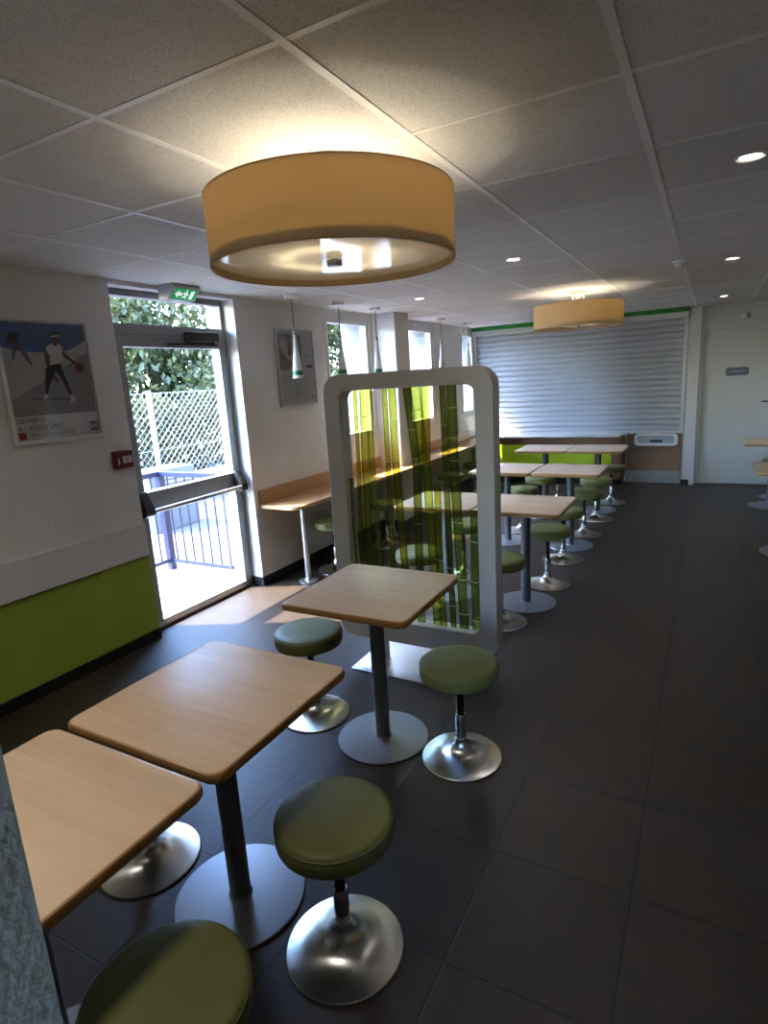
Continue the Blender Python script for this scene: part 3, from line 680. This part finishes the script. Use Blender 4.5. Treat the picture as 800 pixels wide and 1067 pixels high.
fm = ['bamboo1', 'bamboo2', 'bamboo3', 'b_node']
def cane_x(path, z):
    for (xa, za), (xb, zb) in zip(path, path[1:]):
        if zb <= z <= za: return xa + (xb-xa)*(za-z)/(za-zb)
    return path[-1][0]
for ci, (path, wd, fmn, nodes) in enumerate(canes):
    yy = -.0036 - .0001*ci
    zt, zb = path[0][1], path[-1][1]; cuts = [zt]
    zs = sorted(set([zt, zb] + [z for _, z in path] + [n_+e for n_ in nodes for e in (.014, 0, -.014)]), reverse=True)
    zs = [z for z in zs if zb <= z <= zt]
    prev = None
    for z in zs:
        wz = wd*(1.07 if any(abs(z-n_) < .001 for n_ in nodes) else 1.0)
        x = cane_x(path, z)-CX
        l_, r_ = max(x-wz/2, -.394), min(x+wz/2, .399)
        cur = (pb.bm.verts.new((l_, yy, z)), pb.bm.verts.new((r_, yy, z)), z)
        if prev:
            f = pb.face((prev[0], prev[1], cur[1], cur[0]), fm.index(fmn))
            for lp, uv in zip(f.loops, ((0, prev[2]), (1, prev[2]), (1, cur[2]), (0, cur[2]))): lp[uvl].uv = (uv[0], uv[1]*6+ci*3.7)
        prev = cur
    for n_ in nodes:
        x = cane_x(path, n_)-CX; v = []
        K = 6
        top = [(x-wd*.53+wd*1.06*k/K, n_-.006*math.sin(PI*k/K)) for k in range(K+1)]
        vs = [pb.bm.verts.new((max(-.394, min(.399, a)), yy-.00005, b_)) for a, b_ in top] + [pb.bm.verts.new((max(-.394, min(.399, a)), yy-.00005, b_-.0035)) for a, b_ in top[::-1]]
        pb.face(vs, 3)
pb.build('bamboo_print', fm, sr, smooth=False)

# ------------------------------------------------------------------ ceiling fittings
def drum(loc, label):
    t = thing('drum_lamp', loc, label, 'ceiling lamp', 'drum lamps'); R = .40
    s = MB(); s.lathe([(R, .0), (R, .205), (R-.004, .205), (R-.004, .0)], 96, closed=True); sh_ = s.build('shade', 'shade', t)
    e = MB(); e.lathe([(R+.001, -.002), (R+.001, .003), (R-.008, .003), (R-.008, -.002)], 96, closed=True); e.lathe([(R+.001, .202), (R+.001, .206), (R-.006, .206), (R-.006, .202)], 96, closed=True); e.build('rim', 'shade_in', sh_)
    MB().lathe([(0, .022), (R-.005, .022), (R-.005, .027), (0, .027)], 96).build('diffuser', 'diffuser', t)
    f = MB(); f.lathe([(0, -.002), (.022, -.002), (.026, .004), (.026, .018), (.012, .022), (0, .022)], 24); f.build('finial', 'steel_leg', t)
    MB().tube((0, 0, .03), (0, 0, H-loc[2]-.03), .006).build('stem', 'white_pvc', t)
    c = MB(); c.lathe([(0, H-loc[2]), (.075, H-loc[2]), (.078, H-loc[2]-.012), (.07, H-loc[2]-.035), (0, H-loc[2]-.04)], 32); c.build('canopy', 'white_pvc', t)
    tu = MB(); NR = .17
    tu.lathe([(NR+.013*math.cos(q*PI/6), .07+.013*math.sin(q*PI/6)) for q in range(12)], 64, closed=True); tu.build('light_tube', 'bulb', t)
    ar = MB()
    for k in range(3):
        a = k*2*PI/3+.5; ar.tube((0, 0, .10), (NR*math.cos(a), NR*math.sin(a), .075), .004, n=8)
    ar.build('tube_bracket', 'white_pvc', t)
    for k in range(4):
        a = k*PI/2+.4; px, py = .05*math.cos(a), .05*math.sin(a)
        MB().tube((px, py, H-loc[2]-.07), (px, py, H-loc[2]-.03), .011, n=12).build('canopy_peg', 'white_pvc', t)
    return t
lamps = [drum((-1.12, 1.765, 2.02), 'large cream drum lamp glowing over the foreground tables'), drum((-1.125, 5.93, 2.02), 'cream drum lamp hanging before the roller shutter')]

def pendant(y, label):
    t = thing('cone_pendant', (-2.93, y, 1.70), label, 'pendant lamp', 'white cone pendants')
    s = MB(); s.lathe([(.043, 0), (.0435, .002), (.036, .10), (.027, .17), (.018, .24), (.0125, .30), (.011, .335), (0, .335)], 32)
    s.lathe([(.0425, .0), (.0425, .002), (.035, .10), (.026, .17), (.017, .24), (.0, .30)], 32)
    sh_ = s.build('shade', 'pend', t)
    MB().lathe([(.0422, .024), (.0399, .058)], 32).build('green_band', 'pend_green', sh_).scale = (1.012, 1.012, 1)
    MB().lathe([(0, .335), (.0135, .335), (.0135, .36), (.006, .375), (0, .375)], 20).build('socket_cap', 'alu', t)
    MB().tube((0, 0, .37), (0, 0, H-1.70-.02), .003, n=8).build('cord', 'cord', t)
    MB().lathe([(0, H-1.70-.03), (.05, H-1.70-.03), (.054, H-1.70-.026), (.054, H-1.70), (0, H-1.70)], 32).build('canopy', 'white_pvc', t)
    return t
P0 = pendant(3.945, 'white cone pendant with green band before the grey notice poster')
for y, lab in ((4.62, 'white cone pendant hanging before the first window'), (5.29, 'white cone pendant hanging just before the pillar'), (6.92, 'white cone pendant hanging before the second window'), (7.85, 'white cone pendant hanging between second and third windows')):
    dup(P0, (-2.93, y, 1.70), lab)

def spot(loc, label):
    t = thing('recessed_spotlight', loc, label, 'spotlight', 'recessed ceiling spotlights')
    MB().lathe([(.034, -.001), (.046, -.006), (.052, -.004), (.053, .0), (.034, .0)], 32, closed=True).build('ring', 'white_pvc', t)
    MB().lathe([(0, -.002), (.034, -.001), (.034, 0), (0, 0)], 24).build('lens', 'spot', t)
    return t
sp0 = spot((.081, 2.687, H), 'large bright recessed spotlight nearest the camera')
for x, y, lab in ((-1.14, 3.91, 'recessed spotlight beyond the near drum lamp'), (.087, 5.128, 'recessed spotlight right of the smoke detector'), (.08, 7.95, 'recessed spotlight in the ceiling before the white door'), (-2.34, 5.065, 'recessed spotlight near the window pendants')):
    dup(sp0, (x, y, H), lab)
for x, y, lab in ((-1.14, .42, 'added fill spotlight above the two joined maple tables, out of frame'), (-2.25, .62, 'added fill spotlight near the partition and the green wall, out of frame')):  # unseen fittings added to brighten the near tables and left wall
    dup(sp0, (x, y, H), lab)
for x, y, en in ((.081, 2.687, 1.2), (-1.14, 3.91, 7), (.087, 5.128, 1.5), (.08, 7.95, 3), (-2.34, 5.065, 10), (-1.14, .42, 11), (-2.25, .62, 14)):  # last two belong to the added out-of-view fill spotlights
    ld = bpy.data.lights.new('spot_light', 'SPOT'); ld.energy = en; ld.color = (1, .95, .87); ld.spot_size = math.radians(140); ld.spot_blend = .9; ld.shadow_soft_size = .14
    lo = bpy.data.objects.new('spot_light', ld); COL.objects.link(lo); lo.location = (x, y, H-.012)
sd = thing('smoke_detector', (-.235, 4.89, H), 'white round smoke detector on the ceiling runner', 'smoke detector')
MB().lathe([(0, -.002), (.052, -.002), (.054, -.006), (.052, -.018), (.045, -.022), (0, -.022)], 32).build('base', 'white_pvc', sd)
MB().lathe([(0, -.022), (.036, -.022), (.038, -.030), (.030, -.044), (.016, -.050), (0, -.050)], 28).build('sensor_head', 'white_pvc', sd)

# ------------------------------------------------------------------ outside
structure(MB().box(-60, XO, -30, 60, -.25, -.05).build('ground', 'pavement', smooth=False))
structure(MB().box(-4.75, XO, 1.2, 3.95, -.05, -.004).build('path', 'concrete', smooth=False))
rl = thing('blue_railing', (-4.45, 3.72, 0), 'blue violet steel railing around the landing outside the glazed door', 'railing')
rm = MB(); rm.box(-.025, .79, -.02, .02, .90, .945); rm.box(-.02, .02, -2.3, -.02, .90, .945); rm.build('top_rail', 'rail', rl, smooth=False, bevel=.004)
rm = MB(); rm.box(.02, .79, -.014, .014, .07, .105); rm.box(-.014, .014, -2.3, -.02, .07, .105); rm.build('bottom_rail', 'rail', rl, smooth=False, bevel=.004)
for px, py in ((0, 0), (0, -2.3)): MB().box(px-.03, px+.03, py-.03, py+.03, -.004, .90).build('post', 'rail', rl, smooth=False)
for k in range(7): MB().tube((.095+.112*k-.0, 0, .10), (.095+.112*k, 0, .905), .008, n=8).build('bar', 'rail', rl)
for k in range(20): MB().tube((0, -.11*(k+1), .10), (0, -.11*(k+1), .905), .008, n=8).build('bar', 'rail', rl)

fn = thing('chain_link_fence', (-7.0, 6.0, 0), 'white chain-link fence in front of the trees', 'fence')
fm_ = MB(); y0_, y1_, z0_, z1_ = -3.2, 9.0, .05, 1.66; d = .11
hh = z1_-z0_
k = y0_-hh
while k < y1_:
    for sgn in (1, -1):
        # a wire from (k, z0) rising to (k+hh, z1) or mirrored; clipped to the fence
        a0, a1 = max(k, y0_), min(k+hh, y1_)
        if a1 <= a0: continue
        za, zb = a0-k, a1-k
        if sgn < 0: za, zb = hh-za, hh-zb
        fm_.tube((.004*sgn, a0, z0_+za), (.004*sgn, a1, z0_+zb), .0028, n=4, cap=False)
    k += d
fm_.build('wire_mesh', 'galv', fn, smooth=False)
for zz in (.06, .85, 1.66): MB().tube((.008, y0_, zz), (.008, y1_, zz), .004, n=6).build('tension_wire', 'galv', fn)
for yy in (-2.4, -1.0, .4, 1.6, 3.0, 4.42, 5.83, 7.24, 8.65): MB().tube((.04, yy-6.0, -.05), (.04, yy-6.0, 1.70), .034, n=16).build('post', 'fence_post', fn)
structure(MB().box(-7.25, -7.12, -6, 30, -.05, .40).build('wall_outside', 'ext_wall', smooth=False))

un = thing('utility_cabinet', (-6.1, 5.15, -.05), 'grey louvred cabinet standing behind the blue railing', 'cabinet')
MB().box(-.2, .2, -.35, .35, 0, .78).build('body', 'unit', un, smooth=False, bevel=.01)
lv = MB()
for k in range(7): lv.box(.2, .215, -.28, .28, .30+.06*k, .33+.06*k)
lv.build('louvres', 'galv', un, smooth=False)

def crown_mesh(seed, n, R, hgt):
    r_ = random.Random(seed); b = bmesh.new()
    blobs = [(r_.uniform(-R*.62, R*.62), r_.uniform(-R*.75, R*.75), r_.uniform(.8, hgt-.5), r_.uniform(.6, 1.0)) for _ in range(32)]
    for _ in range(n):
        bx, by, bz, br = r_.choice(blobs)
        v = Vector((r_.gauss(0, 1), r_.gauss(0, 1), r_.gauss(0, 1))).normalized()*br*(r_.uniform(.45, 1)**.5)
        p = Vector((bx, by, bz))+v
        s_ = r_.uniform(.045, .08); e = Euler((r_.uniform(0, 6.3), r_.uniform(0, 6.3), r_.uniform(0, 6.3))).to_matrix()
        vs = [b.verts.new(p+e@Vector(q)*s_) for q in ((-1, 0, 0), (-.2, -.55, .08), (1, 0, 0), (-.2, .55, .08))]
        b.faces.new(vs)
    me = bpy.data.meshes.new('crown'); b.to_mesh(me); b.free(); me.materials.append(M['leaves']); return me
crowns = [crown_mesh(3, 22000, 2.0, 4.8), crown_mesh(8, 22000, 2.0, 4.8)]
tl = ['leafy tree behind the chain-link fence, first from the exit door side', 'leafy tree behind the fence, centred in the door pane', 'leafy tree behind the fence, seen at the hinge side of the door', 'leafy tree seen through the first window', 'leafy tree far along the fence, seen through the second window', 'leafy tree furthest along the fence, seen through the third window']
for i, (x, y, hs) in enumerate(((-11.0, 2.6, 1.15), (-11.0, 9.4, 1.3), (-11.2, 16.3, 1.2), (-9.2, 22.6, 1.05), (-9.8, 28.4, 1.1), (-10.2, 34.5, 1.15))):
    t = thing('leafy_tree', (x, y, -.05), tl[i], 'tree', 'trees behind the fence'); t.rotation_euler.z = i*1.3; t.scale = (hs, hs, hs)
    k = MB(); k.tube((0, 0, 0), (.08, .05, 1.5), .13, .09, n=12); k.tube((.08, .05, 1.5), (-.2, .3, 3.2), .09, .03, n=10); k.tube((.08, .05, 1.45), (.5, -.3, 3.0), .07, .025, n=10); k.build('trunk', 'bark', t)
    o = bpy.data.objects.new('crown', crowns[i % 2]); COL.objects.link(o); o.parent = t

hb = random.Random(21); b = bmesh.new()
for _ in range(26000):
    y = hb.uniform(-1, 13); wv = .25*math.sin(y*1.7)+.2*math.sin(y*4.1)
    hz = 1.75+wv; z = hb.uniform(.05, hz); x = hb.choice((.45, .45, .3, 0, -.3))*hb.uniform(.7, 1.1)
    p = Vector((x, y, z)); s_ = hb.uniform(.04, .07); e = Euler((hb.uniform(0, 6.3), hb.uniform(0, 6.3), hb.uniform(0, 6.3))).to_matrix()
    b.faces.new([b.verts.new(p+e@Vector(q)*s_) for q in ((-1, 0, 0), (-.2, -.55, .08), (1, 0, 0), (-.2, .55, .08))])
me = bpy.data.meshes.new('hedge'); b.to_mesh(me); b.free(); me.materials.append(M['leaves'])
ho = bpy.data.objects.new('hedge', me); COL.objects.link(ho); ho.location = (-8.0, 0, -.05)
tag(ho, 'shady green hedge growing right behind the chain-link fence', 'hedge')

# ------------------------------------------------------------------ sun, sky, camera
sun = bpy.data.lights.new('sun', 'SUN'); sun.energy = 17; sun.angle = .0093; sun.color = (1, .96, .89)
so_ = bpy.data.objects.new('sun', sun); COL.objects.link(so_)
so_.rotation_euler = Vector((.64, .29, -1)).to_track_quat('-Z', 'Y').to_euler(); so_.location = (-8, -4, 10)
wd = bpy.data.worlds.new('world'); sc.world = wd; wd.use_nodes = True; nt = wd.node_tree
bg = nt.nodes['Background']; sky = nt.nodes.new('ShaderNodeTexSky'); sky.sky_type = 'NISHITA'; sky.sun_disc = False
sky.sun_elevation = math.radians(54); sky.sun_rotation = math.atan2(-.64, -.29); sky.air_density = 1.2; sky.dust_density = 1.
tn = nt.nodes.new('ShaderNodeMix'); tn.data_type = 'RGBA'; tn.blend_type = 'MULTIPLY'; tn.inputs[0].default_value = 1.; tn.inputs[7].default_value = (.80, .94, 1.14, 1)
nt.links.new(sky.outputs[0], tn.inputs[6]); nt.links.new(tn.outputs[2], bg.inputs[0]); bg.inputs[1].default_value = 2.3

f, yaw, pitch, roll, CH = 611.02456, -0.51093, -0.21946, -0.06076, 1.63746
F = Vector((math.sin(yaw)*math.cos(pitch), math.cos(yaw)*math.cos(pitch), math.sin(pitch)))
r0 = Vector((math.cos(yaw), -math.sin(yaw), 0)); u0 = r0.cross(F)
Rv = r0*math.cos(roll)+u0*math.sin(roll); Uv = -r0*math.sin(roll)+u0*math.cos(roll)
cam = bpy.data.cameras.new('camera'); cam.sensor_fit = 'HORIZONTAL'; cam.sensor_width = 36; cam.lens = f/800*36; cam.clip_start = .02
co = bpy.data.objects.new('camera', cam); COL.objects.link(co)
mw = Matrix.Identity(4)
for i in range(3): mw[i][0] = Rv[i]; mw[i][1] = Uv[i]; mw[i][2] = -F[i]
mw[0][3], mw[1][3], mw[2][3] = 0, 0, CH
co.matrix_world = mw; sc.camera = co

vs = sc.view_settings; vs.view_transform = 'Standard'; vs.look = 'None'; vs.gamma = 1; vs.use_curve_mapping = False
vs.exposure = 1.68
cy = sc.cycles
cy.max_bounces = 14; cy.diffuse_bounces = 7; cy.glossy_bounces = 5; cy.transparent_max_bounces = 24; cy.transmission_bounces = 8
cy.caustics_reflective = False; cy.caustics_refractive = False; cy.sample_clamp_indirect = 12
cy.use_denoising = True
